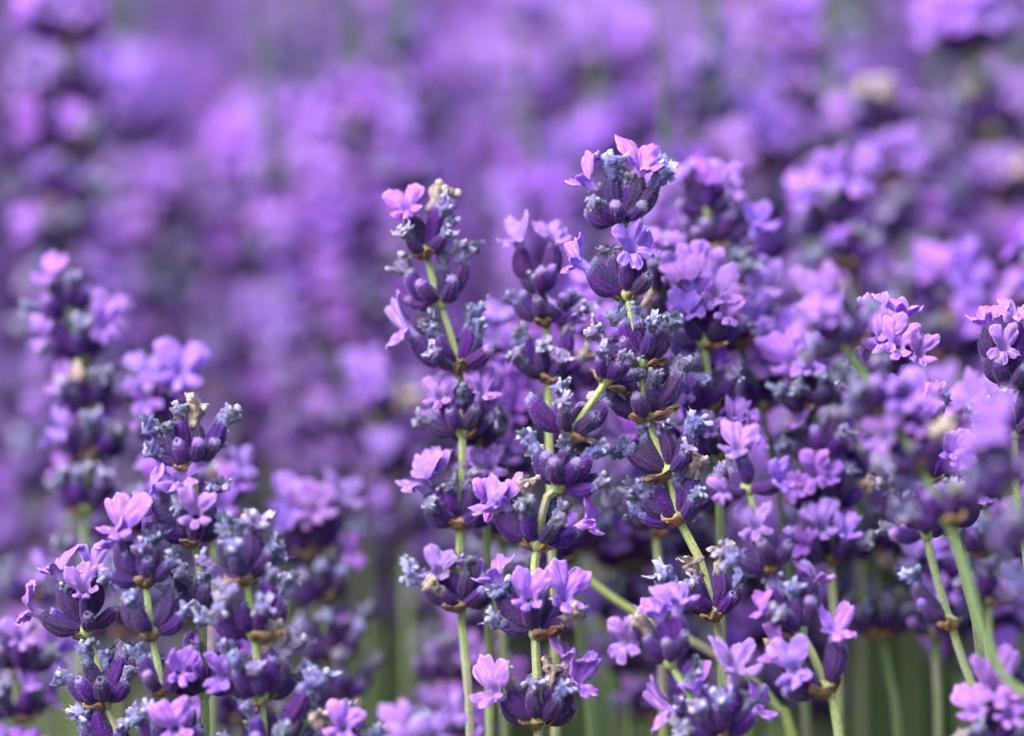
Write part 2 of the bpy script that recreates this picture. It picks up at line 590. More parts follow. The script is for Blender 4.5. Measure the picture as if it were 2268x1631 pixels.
CALYX = [make_calyx(s) for s in range(10)]
BLOSSOM = [make_blossom(s) for s in range(12)]
BLOSSOM2 = [make_blossom(s + 40, pm=M_PETAL2) for s in range(8)]
WITHER = [make_withered(s, m=M_WITH) for s in range(16)]
TAN = [make_withered(s + 50, m=M_TAN) for s in range(7)]
BUD = [make_bud(s) for s in range(6)]
BRACT = [make_bract(s) for s in range(7)]
NODE = [make_node(s) for s in range(3)]


def make_thread(seed):
    rg = random.Random(seed); mb = MB()
    p, d, q = Vector((0, 0, 0)), Vector((0, 0, 1)), []
    cu = Vector((rg.uniform(-1, 1), rg.uniform(.2, 1.4), 0)) * .35
    for i in range(9):
        q.append(p.copy()); p = p + d * .75 * MM; d = (d + cu * rg.uniform(.2, 1.3)).normalized()
    tube_pts(mb, q, [.20 * MM * (1 - i / 11) for i in range(9)], 6, 0, 1, fl=.6)
    return mb.mesh('bracteole', [M_BRACT])


THREAD = [make_thread(s) for s in range(5)]


# ------------------------------------------------------------------ stems
def catmull(pts, step=.003):
    out = []
    n = len(pts)
    for i in range(n - 1):
        p0, p1, p2, p3 = pts[max(i - 1, 0)], pts[i], pts[i + 1], pts[min(i + 2, n - 1)]
        if i == 0: p0 = p1 * 2 - p2
        if i + 2 > n - 1: p3 = p2 * 2 - p1
        m = max(2, min(24, int((p2 - p1).length / step)))
        for k in range(m):
            t = k / m
            out.append(.5 * ((2 * p1) + (p2 - p0) * t + (2 * p0 - 5 * p1 + 4 * p2 - p3) * t * t + (3 * p1 - p0 - 3 * p2 + p3) * t ** 3))
    out.append(pts[-1])
    return out


def stem_mesh(pts, r=.8 * MM, fuzz=True, mt=None, seg=16):
    mb = MB()
    path = catmull(pts)
    n = len(path)
    tube_pts(mb, path, [r * (.8 + .25 * min(1, i / n * 3)) for i in range(n)], seg, 0, n * .1, sq=.17)
    if fuzz:
        rg = random.Random(n)
        for k in range(n - 1):
            if path[k].z < .33: break
            d = (path[k + 1] - path[k])
            for q in range(14):
                a = rg.uniform(0, 6.3)
                p = path[k] + d * rg.random()
                nn = Vector((math.cos(a), math.sin(a), 0))
                hair(mb, p + nn * r * .9, nn, rg.uniform(.12, .26) * MM, .03 * MM, 1, rg)
    return mb.mesh('stem', [mt or M_STEM, M_FUZZG])


# ------------------------------------------------------------------ a lavender stalk with whorls
def blossom_list(kind):
    return BLOSSOM2 if kind == 'B' else BLOSSOM


def put_calyx(whorl, WI, base, d, T, sc, kind, face=None, rg=rnd, size=1.0):
    """one calyx, and what comes out of its mouth"""
    cm = rg.choice(CALYX)
    inward = T - d * T.dot(d)
    if inward.length < .1: inward = Vector((0, -1, 0)) - d * d.dot(Vector((0, -1, 0)))
    M = frame(d, inward, base, sc, 0)
    c = obj('calyx', cm, whorl, M, WI)
    mouth = M @ Vector(cm['mouth'])
    dd = (d + T * .18).normalized()
    if kind in 'bB':
        f = (dd + (face if face is not None else Vector((0, 0, 0)))).normalized()
        upv = Vector((0, 0, 1)) + FWD * .35
        upv = upv - f * upv.dot(f)
        if upv.length < .2: upv = -Vector((0, 1, 0)) * 1.0 + Vector((rg.uniform(-.5, .5), 0, 0))
        obj('blossom', rg.choice(blossom_list(kind)), whorl, frame(f, upv, mouth - f * .6 * MM * sc, sc * size * (rg.uniform(.95, 1.12) if face is not None and face.length > .7 else rg.uniform(.78, .95)), rg.uniform(-.35, .35)), WI)
    elif kind in 'wt':
        dd = (dd + Vector((rg.gauss(0, .15), rg.gauss(0, .15), rg.gauss(0, .15)))).normalized()
        obj('withered_flower', rg.choice(WITHER if kind == 'w' else TAN), whorl, frame(dd, None, mouth - dd * .2 * MM, sc * size * rg.uniform(1.0, 1.25), rg.uniform(0, 6)), WI)
    elif kind == 'u':
        obj('bud_tip', rg.choice(BUD), whorl, frame(d, None, mouth, sc, rg.uniform(0, 6)), WI)


def build_whorl(root, RI, P, T, sc, spec, n, bracts, pw, rg, pb=.0):
    node = obj('whorl', rg.choice(NODE), root, frame(T, Vector((0, -1, 0)), P, sc), RI)
    WI = (frame(T, Vector((0, -1, 0)), P, sc)).inverted()
    used = []
    base_up = T * .2 * MM
    d0 = (P - CAM).dot(FWD)
    for it in spec:
        x, y, kind = it[:3]
        depth = it[3] if len(it) > 3 else None      # -1 behind, +1 in front
        tgt = at(x, y, d0)
        v = tgt - P
        ln = 8.9 * MM * sc if kind in 'bB' else 8.2 * MM * sc
        if kind == 'u': ln = 6.4 * MM * sc
        if kind == 'n': ln = 5.5 * MM * sc
        L = v.length
        size = 1.0
        if L < ln:
            q = math.sqrt(ln * ln - L * L)
            s = -1 if depth is None else (-1 if depth > 0 else 1)
            v = v + FWD * q * s
            k = 1.0
        else:
            k = min(L / ln, 1.35)
        d = v.normalized()
        if d.dot(T) < -.15: d = (d - T * (d.dot(T) + .15)).normalized()
        used.append(d)
        face = None
        if kind in 'bB': face = -FWD * (rg.uniform(.8, 1.5) if depth == 1 else rg.uniform(.0, .5))
        # when the target is far out the calyx is carried outward with it
        put_calyx(node, WI, P + base_up + d * (.5 * MM * sc + max(0, L - ln * k)), d, T, sc * k, kind, face, rg)
    # fill round the node
    tries = 0
    cnt = len(used)
    n = max(cnt + 2, round(n * rg.uniform(.92, 1.15))) if n > 6 else n
    ref = T.orthogonal().normalized()
    side = T.cross(ref)
    ph = rg.uniform(0, 6)
    k = 0
    while cnt < n and tries < 60:
        tries += 1
        ring = 0 if k % 4 else 1
        a = ph + k * 2.4 + rg.uniform(-.25, .25)
        k += 1
        dh = ref * math.cos(a) + side * math.sin(a)
        el = R(42 + 29 * abs(dh.dot(RGT)) + rg.uniform(-7, 7)) if ring == 0 else R(rg.uniform(20, 42))
        d = (T * math.cos(el) + (ref * math.cos(a) + side * math.sin(a)) * math.sin(el)).normalized()
        if any(d.dot(u) > .86 for u in used): continue
        used.append(d); cnt += 1
        r = rg.random()
        if r < pb: kind = 'b' if rg.random() < .6 else 'B'
        else:
            r = rg.random()
            kind = 'w' if r < pw else 't' if r < pw + .03 else 'u' if r < pw + .24 else 'n'
        put_calyx(node, WI, P + base_up + (d - T * d.dot(T)) * .9 * MM * sc, d, T, sc * rg.uniform(.9, 1.06), kind,
                  (-FWD * rg.uniform(0, .5)) if kind in 'bB' else None, rg)
    if bracts:
        a0 = bracts if isinstance(bracts, float) else rg.uniform(.1, 3.0)
        for s in (0, math.pi):
            if rg.random() < .22: continue
            a = a0 + s + rg.uniform(-.4, .4)
            out = (RGT * math.cos(a) - Vector((0, 1, 0)) * math.sin(a)).normalized()
            out = (out - T * out.dot(T)).normalized()
            zz = (T - out * rg.uniform(-.1, .45)).normalized()
            obj('bract', rg.choice(BRACT), node, frame(zz, out, P - T * 1.3 * MM * sc + out * .6 * MM, sc * rg.uniform(.6, 1.0)), WI)
        for q in range(rg.randint(0, 3)):
            a = rg.uniform(0, 6.28)
            out = (RGT * math.cos(a) - Vector((0, 1, 0)) * math.sin(a)).normalized()
            obj('bracteole', rg.choice(THREAD), node, frame(out + T * .2, T, P - T * .6 * MM, sc * rg.uniform(.6, 1.1)), WI)
    return node


def ground_pt(P, rg, lean=None):
    """where a stalk whose visible foot is P comes out of the soil"""
    return Vector((P.x * .9 + rg.uniform(-.03, .03), P.y - .02 + rg.uniform(-.03, .05), 0.0))


def stalk(label, d, whorls, tail=(), group=None, sc=1.0, n=10, pw=.62, pb=None, seed=0, head=None, slope=0.0):
    """whorls: (x, y, scale, spec, options) from the top down; tail: further points of the stem below the last whorl"""
    rg = random.Random(seed * 101 + int(whorls[0][0]))
    if pb is None: pb = .22 if group else 0.0
    dep = lambda y: d + slope * (y - whorls[0][1]) * PX
    if group == 'strongly blurred stalks behind the sharp group':
        whorls = list(whorls)
        lim = 760 if 560 < whorls[-1][0] < 700 else 980
        while whorls[-1][1] < lim:
            x, y = whorls[-1][:2]
            whorls.append((x + rg.uniform(-6, 10), y + rg.uniform(92, 118), rg.uniform(1, 1.15), [], {}))
        tail = [(whorls[-1][0] + 5, 1640)]
    pts, wi = [], []
    for w in whorls:
        if isinstance(w, tuple) and len(w) > 2:
            wi.append((len(pts), w)); pts.append(at(w[0], w[1], dep(w[1])))
        else: pts.append(at(w[0], w[1], dep(w[1])))
    for t in tail: pts.append(at(t[0], t[1], dep(t[1])))
    last = pts[-1]
    if len(pts) > 1: dr = (pts[-1] - pts[-2]).normalized()
    else: dr = Vector((0, 0, -1))
    dr = (dr + Vector((0, 0, -1.2))).normalized()
    p2 = last + dr * .06
    g = ground_pt(p2, rg)
    full = pts + [p2, p2.lerp(g, .5) + Vector((rg.uniform(-.004, .004), 0, 0)), g]
    root = bpy.data.objects.new('lavender_stalk', None)
    COL.objects.link(root)
    root.empty_display_size = .01
    root.location = g
    RI = Matrix.Translation(-g)
    tag(root, label, 'lavender stalk', group)
    dd = abs(d - 1.0)
    near = dd < .09
    top0 = pts[0]
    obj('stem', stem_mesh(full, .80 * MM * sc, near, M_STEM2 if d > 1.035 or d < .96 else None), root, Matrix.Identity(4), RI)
    for i, w in wi:
        x, y, s, spec = w[:4]
        o = w[4] if len(w) > 4 else {}
        a = full[max(i - 1, 0)]; b = full[i + 1]
        T = (a - b).normalized() if i > 0 else (full[0] - full[1]).normalized()
        if T.z < .3: T = (T + Vector((0, 0, .6))).normalized()
        build_whorl(root, RI, full[i], T, s * sc, spec, o.get('n', n), o.get('bracts', True), o.get('pw', pw), rg, o.get('pb', pb))
    return root


S = stalk
G_FRONT = 'lavender stalks in the plane of sharp focus'
G_MID = 'lavender stalks just behind the sharp ones'
#STALKS_BEGIN
# --- right-of-centre hero stalk
S('tallest sharp stalk right of centre, five grey whorls under a wide pink blossom', 1.0, [
    (1376, 492, 1.06, [(1285, 400, 'b'), (1437, 355, 'b'), (1350, 372, 'w'), (1398, 392, 'w'), (1468, 402, 'w'), (1362, 462, 'u'), (1425, 462, 'u'), (1320, 455, 'w'), (1400, 430, 'n')], dict(n=9, bracts=False)),
    (1390, 652, 1.0, [(1405, 535, 'b', 1), (1350, 560, 'w'), (1272, 592, 'b'), (1385, 600, 'n'), (1330, 600, 'n'), (1440, 545, 'b', -1)], dict(n=9, bracts=.5)),
    (1420, 803, .96, [(1308, 752, 'w'), (1370, 706, 'w'), (1412, 700, 'w'), (1448, 728, 'w'), (1500, 715, 'w'), (1385, 765, 'n')], dict(n=7)),
    (1432, 924, .96, [(1332, 876, 'w'), (1383, 832, 'w'), (1448, 840, 'w'), (1520, 818, 'w'), (1460, 868, 'n')], dict(n=7)),
    (1480, 1046, .96, [(1378, 998, 'w'), (1410, 960, 'w'), (1468, 940, 'w'), (1552, 945, 'w'), (1525, 975, 'n')], dict(n=7)),
    (1503, 1150, .96, [(1402, 1092, 'w'), (1440, 1058, 'w'), (1505, 1055, 'w'), (1548, 1028, 't'), (1610, 1052, 'w')], dict(n=8)),
    (1548, 1235), (1582, 1362, 1.0, [(1470, 1292, 'w'), (1530, 1252, 't', -1), (1605, 1250, 't'), (1660, 1280, 'w'), (1525, 1300, 'w')], dict(n=7)),
    ], [(1603, 1450), (1612, 1530), (1640, 1631)], seed=1)

# --- left-centre stalk
S('slender sharp stalk left of centre with cream withered tip and leaning top', 1.015, [
    (942, 562, .95, [(896, 462, 'b', 1), (972, 440, 't'), (990, 470, 'w'), (1003, 492, 'w'), (925, 500, 'n')], dict(n=8)),
    (975, 672, 1.0, [(880, 595, 'w'), (1040, 560, 'w'), (985, 573, 'w'), (932, 635, 'u'), (1005, 628, 'u')], dict(n=9, bracts=False)),
    (1000, 750), (1015, 815, 1.08, [(884, 738, 'b'), (935, 718, 'w'), (960, 740, 'w'), (1050, 705, 'w'), (1072, 732, 'w')], dict(n=9)),
    (1024, 958, .95, [(965, 880, 'b', 1), (1078, 870, 'b', 1), (1022, 870, 'w', -1), (1000, 918, 'n'), (1050, 915, 'n')], dict(n=9)),
    (1022, 1060), (1018, 1160, 1.1, [(912, 1068, 'b'), (945, 1050, 'b', -1), (1092, 1118, 'b', 1), (1082, 1085, 'b', -1), (985, 1070, 'w'), (1045, 1055, 'w')], dict(n=10)),
    (1020, 1342, 1.0, [(955, 1255, 'b', 1), (1085, 1275, 'b', -1), (915, 1278, 'w'), (1040, 1260, 'w'), (1000, 1250, 't')], dict(n=10)),
    ], [(1030, 1450), (1042, 1631)], seed=2)

# --- third stalk, between the two
S('sharp stalk between the two tallest, topped by two upright pink blossoms', 1.02, [
    (1200, 655, .92, [(1132, 528, 'b'), (1240, 512, 'b'), (1155, 605, 'u'), (1225, 600, 'u')], dict(n=6, bracts=False)),
    (1210, 712, .95, [(1120, 668, 'w'), (1190, 628, 'w'), (1272, 650, 'u'), (1250, 665, 'u'), (1155, 655, 'u'), (1290, 690, 'w')], dict(n=10)),
    (1214, 835, 1.0, [(1140, 740, 'w'), (1195, 765, 'w'), (1270, 742, 'w'), (1150, 775, 'n'), (1280, 700, 'b')], dict(n=10)),
    ], [(1216, 960), (1222, 1200)], seed=3)
S('stalk with bare slanting stem joining a dark whorl of pink bud tips', .995, [
    (1345, 842, .85, [(1320, 790, 'w'), (1375, 800, 'w')], dict(n=5)),
    (1268, 962, 1.1, [(1230, 858, 'w'), (1190, 905, 'n'), (1335, 905, 'n'), (1310, 930, 'n')], dict(n=6, bracts=.3)),
    (1238, 1078, 1.1, [(1170, 980, 'w'), (1255, 975, 'w'), (1205, 1010, 'u'), (1275, 1030, 'u'), (1225, 1030, 'u'), (1330, 995, 'w')], dict(n=11)),
    (1212, 1100), (1190, 1206, 1.1, [(1090, 1110, 'b'), (1062, 1115, 'b', -1), (1150, 1090, 't'), (1155, 1125, 'w'), (1265, 1120, 'w'), (1320, 1165, 'b', -1), (1240, 1150, 'w')], dict(n=11, bracts=.1)),
    (1183, 1290), (1185, 1402, 1.08, [(1168, 1318, 'b', 1), (1265, 1320, 'b', 1), (1098, 1308, 'w'), (1210, 1295, 't'), (1130, 1330, 'n'), (1075, 1270, 'b', -1)], dict(n=10)),
    (1190, 1500), (1192, 1600, 1.15, [(1088, 1540, 'b', 1), (1118, 1515, 't'), (1175, 1515, 'w'), (1240, 1495, 't'), (1252, 1530, 'w'), (1300, 1508, 'b'), (1285, 1450, 'b', -1), (1150, 1540, 'n')], dict(n=11)),
    ], [(1192, 1640)], seed=4)

# --- bottom centre
S('short stalk low in the bouquet whose withered flower has a pale yellow rim', .985, [
    (1483, 1468, 1.0, [(1372, 1425, 'b', 1), (1420, 1382, 't'), (1462, 1340, 'b'), (1515, 1325, 'b'), (1510, 1420, 'n'), (1440, 1425, 'n'), (1470, 1400, 'n')], dict(n=8, bracts=False)),
    (1530, 1545), (1588, 1628, 1.12, [(1452, 1580, 'b'), (1545, 1510, 'b', -1), (1560, 1500, 'w'), (1645, 1480, 'b'), (1700, 1572, 'b'), (1500, 1560, 'w'), (1680, 1560, 'w')], dict(n=12, bracts=1.3)),
    ], [(1600, 1680)], seed=5)

# --- right centre
S('bright pink-flowered stalk right of the tallest one, large open blossoms on top', .985, [
    (1655, 1085, .9, [(1635, 985, 'b', 1), (1590, 1100, 'b'), (1735, 1070, 'b'), (1650, 1030, 'n'), (1722, 1110, 'u')], dict(n=6, bracts=False)),
    (1707, 1252, 1.08, [(1668, 1150, 'b', 1), (1600, 1230, 'w'), (1755, 1180, 'u'), (1740, 1215, 'n'), (1690, 1215, 'n')], dict(n=10)),
    (1772, 1396, 1.1, [(1675, 1350, 'b'), (1818, 1282, 'b'), (1730, 1280, 'w'), (1788, 1260, 'u'), (1798, 1330, 'u'), (1720, 1320, 'n'), (1758, 1300, 'w')], dict(n=11)),
    (1800, 1450), (1830, 1528, 1.12, [(1705, 1445, 'B'), (1735, 1480, 'b', 1), (1857, 1395, 'b'), (1862, 1440, 'u')], dict(n=5)),
    ], [(1858, 1631)], seed=6)

# --- right edge
S('green stem near the right edge carrying one side calyx with withered tip', .985, [
    (2050, 1185, .95, [(1955, 1080, 'w'), (2010, 1110, 'n'), (2080, 1100, 'b'), (2110, 1090, 'w')], dict(n=8, bracts=False)),
    (2080, 1300), (2106, 1382, .95, [(2015, 1288, 'w'), (2048, 1345, 'u')], dict(n=2)),
    ], [(2135, 1470), (2165, 1545), (2200, 1640)], seed=7)
S('cut-off stalk at the right edge, dark calyces with two upright blossoms', 1.0, [
    (2232, 860, 1.0, [(2168, 690, 'b'), (2262, 690, 'b'), (2218, 755, 'b', 1), (2190, 800, 'n'), (2255, 800, 'n'), (2212, 815, 'n')], dict(n=9)),
    (2245, 960, 1.0, [], dict(n=9))], [(2252, 1100), (2280, 1300)], seed=8)
S('sharp pink blossoms on a leaning stalk inside the blurred right cluster', 1.0, [
    (1975, 835, 1.05, [(1938, 700, 'b'), (2012, 690, 'b'), (1990, 765, 'b', 1), (2045, 790, 'b'), (1950, 750, 'b', 1), (1925, 730, 'b', 1), (1915, 780, 'u'), (2010, 800, 'n')], dict(n=10)),
    (2030, 950, 1.05, [(1990, 870, 'b', 1), (2062, 890, 'b'), (2030, 900, 'b', 1), (1960, 900, 'w')], dict(n=10)),
    (2070, 1060, 1.05, [(2130, 1010, 'b', 1), (2100, 1000, 'b'), (2010, 1010, 'w'), (2060, 1000, 'u')], dict(n=11)),
    (2110, 1170, 1.05, [(2170, 1100, 'b'), (2060, 1110, 'w'), (2140, 1110, 't')], dict(n=11, pb=.2)), ], [(2140, 1300), (2170, 1450)], seed=9)
S('soft-focus pink stalk behind the sharp right cluster, filling its left flank', 1.03, [
    (1800, 900, 1.05, [(1740, 790, 'b', 1), (1790, 790, 'b', 1), (1840, 800, 'b')], dict(n=10, pb=.3)), (1820, 1010, 1.05, [(1760, 930, 'b'), (1860, 900, 'w')], dict(n=10)),
    (1835, 1120, 1.05, [(1790, 1040, 'b', 1), (1880, 1050, 'w')], dict(n=10, pb=.3)), (1840, 1240, 1.0, [(1810, 1160, 'b', 1)], dict(n=9))], [(1850, 1400), (1860, 1640)], 'lavender stalks just behind the sharp ones', seed=32)
S('soft-focus pink stalk directly below the sharp right-edge blossoms', 1.035, [
    (2170, 1000, 1.05, [(2110, 900, 'b'), (2190, 880, 'b', 1), (2150, 900, 'b', 1)], dict(n=10, pb=.3)), (2180, 1110, 1.0, [(2130, 1030, 'b')], dict(n=10, pb=.2)),
    (2190, 1220, 1.05, [(2230, 1150, 'b')], dict(n=10, pb=.4)), (2190, 1330, 1.0, [], dict(n=10, pb=.3))], [(2190, 1450), (2190, 1640)], 'lavender stalks just behind the sharp ones', seed=33)
S('soft-focus stalk with pink flowers between the diagonal stem and the edge stem', 1.045, [
    (2060, 1290, 1.05, [(2030, 1180, 'b'), (2075, 1190, 'b', 1)], dict(n=10)), (2070, 1400, 1.0, [(2110, 1290, 'b', 1), (2060, 1310, 'b', 1)], dict(n=10, pb=.3))], [(2075, 1500), (2080, 1640)], 'lavender stalks just behind the sharp ones', seed=34)

# --- left group
S('sharp stalk at lower left with white-tipped withered crown above pink blossoms', .995, [
    (425, 1026, 1.05, [(330, 945, 'w'), (392, 912, 'w'), (440, 912, 't'), (510, 925, 'w'), (365, 955, 'w'), (445, 985, 'u'), (480, 985, 'u'), (400, 990, 'n')], dict(n=9)),
    (432, 1080), (428, 1198, 1.05, [(395, 1062, 'b', 1), (318, 1092, 'b'), (442, 1140, 'b', 1), (372, 1095, 'w'), (325, 1150, 'b'), (400, 1130, 'w'), (480, 1090, 'w'), (372, 1180, 'n')], dict(n=9)),
    (440, 1250), (448, 1360, 1.05, [(380, 1260, 'w'), (420, 1270, 'w'), (460, 1280, 'w'), (375, 1320, 'w')], dict(n=9)),
    (452, 1535, 1.0, [(400, 1440, 'b'), (415, 1480, 'B', 1), (440, 1450, 'w')], dict(n=8, pb=.25))], [(456, 1640)], seed=10)
S('knobbly grey stalk of the lower left group, frosted stubs and plump calyces', .985, [
    (545, 1282, 1.05, [(568, 1148, 'w'), (612, 1210, 'w'), (490, 1165, 'w'), (520, 1225, 'w', 1), (500, 1200, 'n'), (590, 1235, 'n')], dict(n=9)),
    (562, 1405, 1.15, [(645, 1300, 'w'), (485, 1345, 'w', 1), (610, 1265, 'w'), (530, 1330, 'w', 1), (590, 1340, 'w', 1), (620, 1350, 'n')], dict(n=9)),
    (578, 1545, 1.12, [(655, 1440, 'w'), (602, 1400, 't'), (515, 1480, 'w', 1), (480, 1430, 'w'), (600, 1480, 'n'), (470, 1500, 'B', 1)], dict(n=9)),
    (588, 1668, 1.1, [(690, 1515, 'w'), (690, 1560, 'w'), (560, 1570, 'w'), (640, 1590, 'n')], dict(n=9)), ], [(592, 1720)], seed=11)
S('stalk with veined brown bract under a fan of pink lower-left blossoms', .99, [
    (322, 1288, 1.0, [(258, 1165, 'b', 1), (235, 1200, 'b'), (318, 1210, 'w', 1), (285, 1240, 'n'), (330, 1250, 'n'), (350, 1190, 'w')], dict(n=9, bracts=.9)),
    (337, 1405, 1.05, [(256, 1300, 'w'), (300, 1340, 'w', 1), (375, 1330, 'n'), (285, 1350, 'n')], dict(n=6)),
    (360, 1528, 1.0, [(300, 1450, 'w'), (320, 1470, 'n'), (410, 1485, 'b')], dict(n=6)),
    (375, 1650, 1.1, [(322, 1560, 'w'), (300, 1590, 'w'), (400, 1610, 'b', 1)], dict(n=9))], [(380, 1720)], seed=12)
S('leftmost sharp stalk, three pink blossoms round a purple cup', 1.0, [
    (192, 1396, 1.02, [(122, 1265, 'b'), (60, 1362, 'b'), (195, 1300, 'b', 1), (215, 1245, 'b'), (145, 1310, 'w'), (130, 1370, 'n'), (200, 1370, 'n')], dict(n=9)),
    (212, 1455), (232, 1558, 1.05, [(130, 1500, 'w'), (190, 1450, 'w'), (245, 1455, 'w'), (280, 1440, 'w'), (190, 1520, 'n'), (230, 1520, 'n')], dict(n=9)),
    (255, 1605), (275, 1690, 1.1, [(170, 1600, 'w'), (215, 1590, 'n')], dict(n=9))], [(285, 1740)], seed=13)
S('short blossoming tip poking up at the bottom edge, right of the left group', .985, [
    (760, 1665, 1.0, [(765, 1600, 'b', 1), (705, 1605, 't'), (735, 1600, 'b', -1)], dict(n=8))], [(765, 1720)], seed=14)
S('bright pink blossoms at the bottom edge left of the centre stems', .96, [
    (965, 1690, 1.05, [(1012, 1580, 'b'), (965, 1615, 'b', 1), (870, 1618, 'b', 1), (930, 1605, 'w')], dict(n=9, pb=.3))], [(965, 1750)], seed=15)
S('blossom cluster in the bottom right corner, pale pink and leaning left', .975, [
    (2210, 1660, 1.0, [(2148, 1570, 'b', 1), (2205, 1500, 'b', 1), (2240, 1570, 'b', 1), (2180, 1600, 'n')], dict(n=9)), ], [(2220, 1740)], seed=16)

# --- slightly behind, soft
S('soft-focus stalk whose large pink blossoms fan out right of the tallest stalk', 1.02, [
    (1560, 760, 1.05, [(1545, 650, 'b', 1), (1595, 640, 'b', 1), (1500, 690, 'b', 1), (1620, 690, 'b'), (1510, 620, 'b')], dict(n=9)),
    (1575, 900, 1.05, [(1530, 820, 'w'), (1630, 830, 'w')], dict(n=10)), (1590, 1010, 1.0, [(1640, 930, 'b')], dict(n=9))], [(1595, 1200), (1600, 1640)], G_MID, seed=35, pb=.4)
S('soft-focus stalk with two drooping pink blossoms between the slender and third stalks', 1.025, [
    (1060, 985, 1.0, [(1060, 890, 'b', 1), (1095, 880, 'b', 1), (985, 880, 'b', 1), (960, 910, 'b')], dict(n=8)), (1075, 1110, 1.0, [(1130, 1000, 'b'), (1090, 1030, 'b', 1)], dict(n=9))], [(1080, 1300), (1085, 1640)], G_MID, seed=36, pb=.1)
S('soft-focus stalk behind the lower left crown, four pink blossoms', 1.055, [
    (150, 690, 1.0, [(108, 612, 'b'), (166, 622, 'w')], dict(n=6, bracts=False)),
    (185, 790, 1.1, [(100, 720, 'b'), (105, 760, 'b'), (258, 700, 'b', 1), (245, 725, 'b', 1), (85, 700, 'b'), (180, 735, 'w')], dict(n=10)),
    (205, 900, 1.1, [(120, 850, 'b'), (180, 830, 't'), (230, 835, 'w'), (150, 860, 'w')], dict(n=10)),
    (200, 1010, 1.1, [(130, 950, 'b'), (200, 940, 'w'), (260, 960, 'w')], dict(n=10)),
    (190, 1125, 1.1, [(125, 1060, 'w'), (170, 1050, 'w'), (240, 1060, 'w')], dict(n=10)),
    (185, 1300, 1.1, [], dict(n=10, pb=.3))], [(180, 1500), (180, 1650)], G_MID, seed=17)
S('soft-focus stalk with twin pale blossoms just above the white-tipped crown', 1.05, [
    (365, 960, 1.0, [(330, 820, 'b', 1), (412, 815, 'b', 1), (318, 880, 'b', 1), (412, 865, 'b', 1), (345, 850, 'b')], dict(n=8)),
    (400, 1100, 1.0, [(330, 1010, 'b')], dict(n=9)), (470, 1180, .9, [(548, 1030, 'b'), (538, 1078, 'b'), (480, 1040, 't'), (510, 1120, 'b')], dict(n=8))], [(470, 1400)], G_MID, seed=18)
S('soft-focus stalk right of the left group under a wide cap of blossoms', 1.06, [
    (690, 1225, 1.2, [(640, 1120, 'b', 1), (680, 1115, 'b', 1), (712, 1125, 'b', 1), (772, 1110, 'b'), (620, 1150, 'b')], dict(n=11)),
    (722, 1320, 1.1, [(790, 1225, 'b'), (650, 1250, 'w'), (720, 1250, 'w')], dict(n=10)),
    (742, 1450, 1.1, [(660, 1380, 'w'), (740, 1370, 'w'), (810, 1370, 'w')], dict(n=11)),
    (758, 1550, 1.1, [(680, 1480, 'w'), (760, 1480, 'w'), (840, 1470, 'w')], dict(n=11))], [(765, 1640)], G_MID, seed=19)
S('soft-focus stalk behind the tallest one, tight cluster of dark buds', 1.045, [
    (1570, 470, .95, [(1502, 395, 'b'), (1545, 370, 'u'), (1585, 372, 'u'), (1618, 395, 'b', 1), (1630, 430, 'b'), (1540, 420, 'n')], dict(n=10, bracts=False)),
    (1580, 545, 1.0, [(1515, 490, 'u'), (1560, 500, 'u'), (1620, 470, 'w'), (1650, 500, 'n'), (1540, 520, 'u')], dict(n=10)),
    (1605, 640, 1.0, [(1560, 600, 'u'), (1690, 500, 'b'), (1680, 560, 'b')], dict(n=10)),
    (1640, 760, 1.05, [(1690, 640, 'b', 1), (1680, 700, 'b', 1), (1600, 680, 'b', 1)], dict(n=10)),
    (1685, 905, 1.05, [(1740, 740, 'b', 1), (1700, 790, 'b', 1), (1640, 830, 'w')], dict(n=10))], [(1708, 1010), (1740, 1200), (1760, 1400), (1790, 1640)], G_MID, seed=20)
S('blossom-crowded stalk touching the tallest one on its right side', 1.03, [
    (1465, 640, 1.0, [(1478, 540, 'b'), (1520, 560, 'b'), (1440, 590, 'w'), (1545, 600, 'b', 1), (1500, 610, 'b', 1)], dict(n=9)),
    (1470, 735, 1.0, [(1455, 640, 'w', 1), (1530, 655, 'b', 1), (1545, 690, 'b'), (1590, 620, 'b', 1), (1595, 660, 'b'), (1435, 670, 't')], dict(n=10)),
    (1500, 850, 1.05, [(1500, 770, 'b', 1), (1540, 790, 'b'), (1560, 830, 'b')], dict(n=10, pb=.2)),
    (1475, 1000, 1.0, [], dict(n=9)), (1455, 1175, 1.15, [(1360, 1120, 'w'), (1400, 1110, 'w')], dict(n=12))], [(1463, 1300), (1470, 1640)], G_MID, pb=.5, seed=21)
S('soft-focus stalk whose pink blossoms fill the gap left of the tallest one', 1.05, [
    (1330, 780, 1.0, [(1280, 690, 'b', 1), (1320, 700, 'b'), (1300, 640, 'b', -1), (1340, 720, 'b')], dict(n=8)),
    (1290, 880, 1.0, [(1270, 780, 'b', 1), (1320, 800, 'b', 1), (1240, 790, 'b')], dict(n=9, pb=.4)),
    (1270, 1000, 1.0, [(1290, 880, 'b', 1)], dict(n=9, pb=.3)),
    (1272, 1212, 1.15, [(1350, 1165, 'w'), (1240, 1140, 'w')], dict(n=11)),], [(1285, 1400), (1300, 1520), (1312, 1640)], G_MID, pb=.45, seed=22)
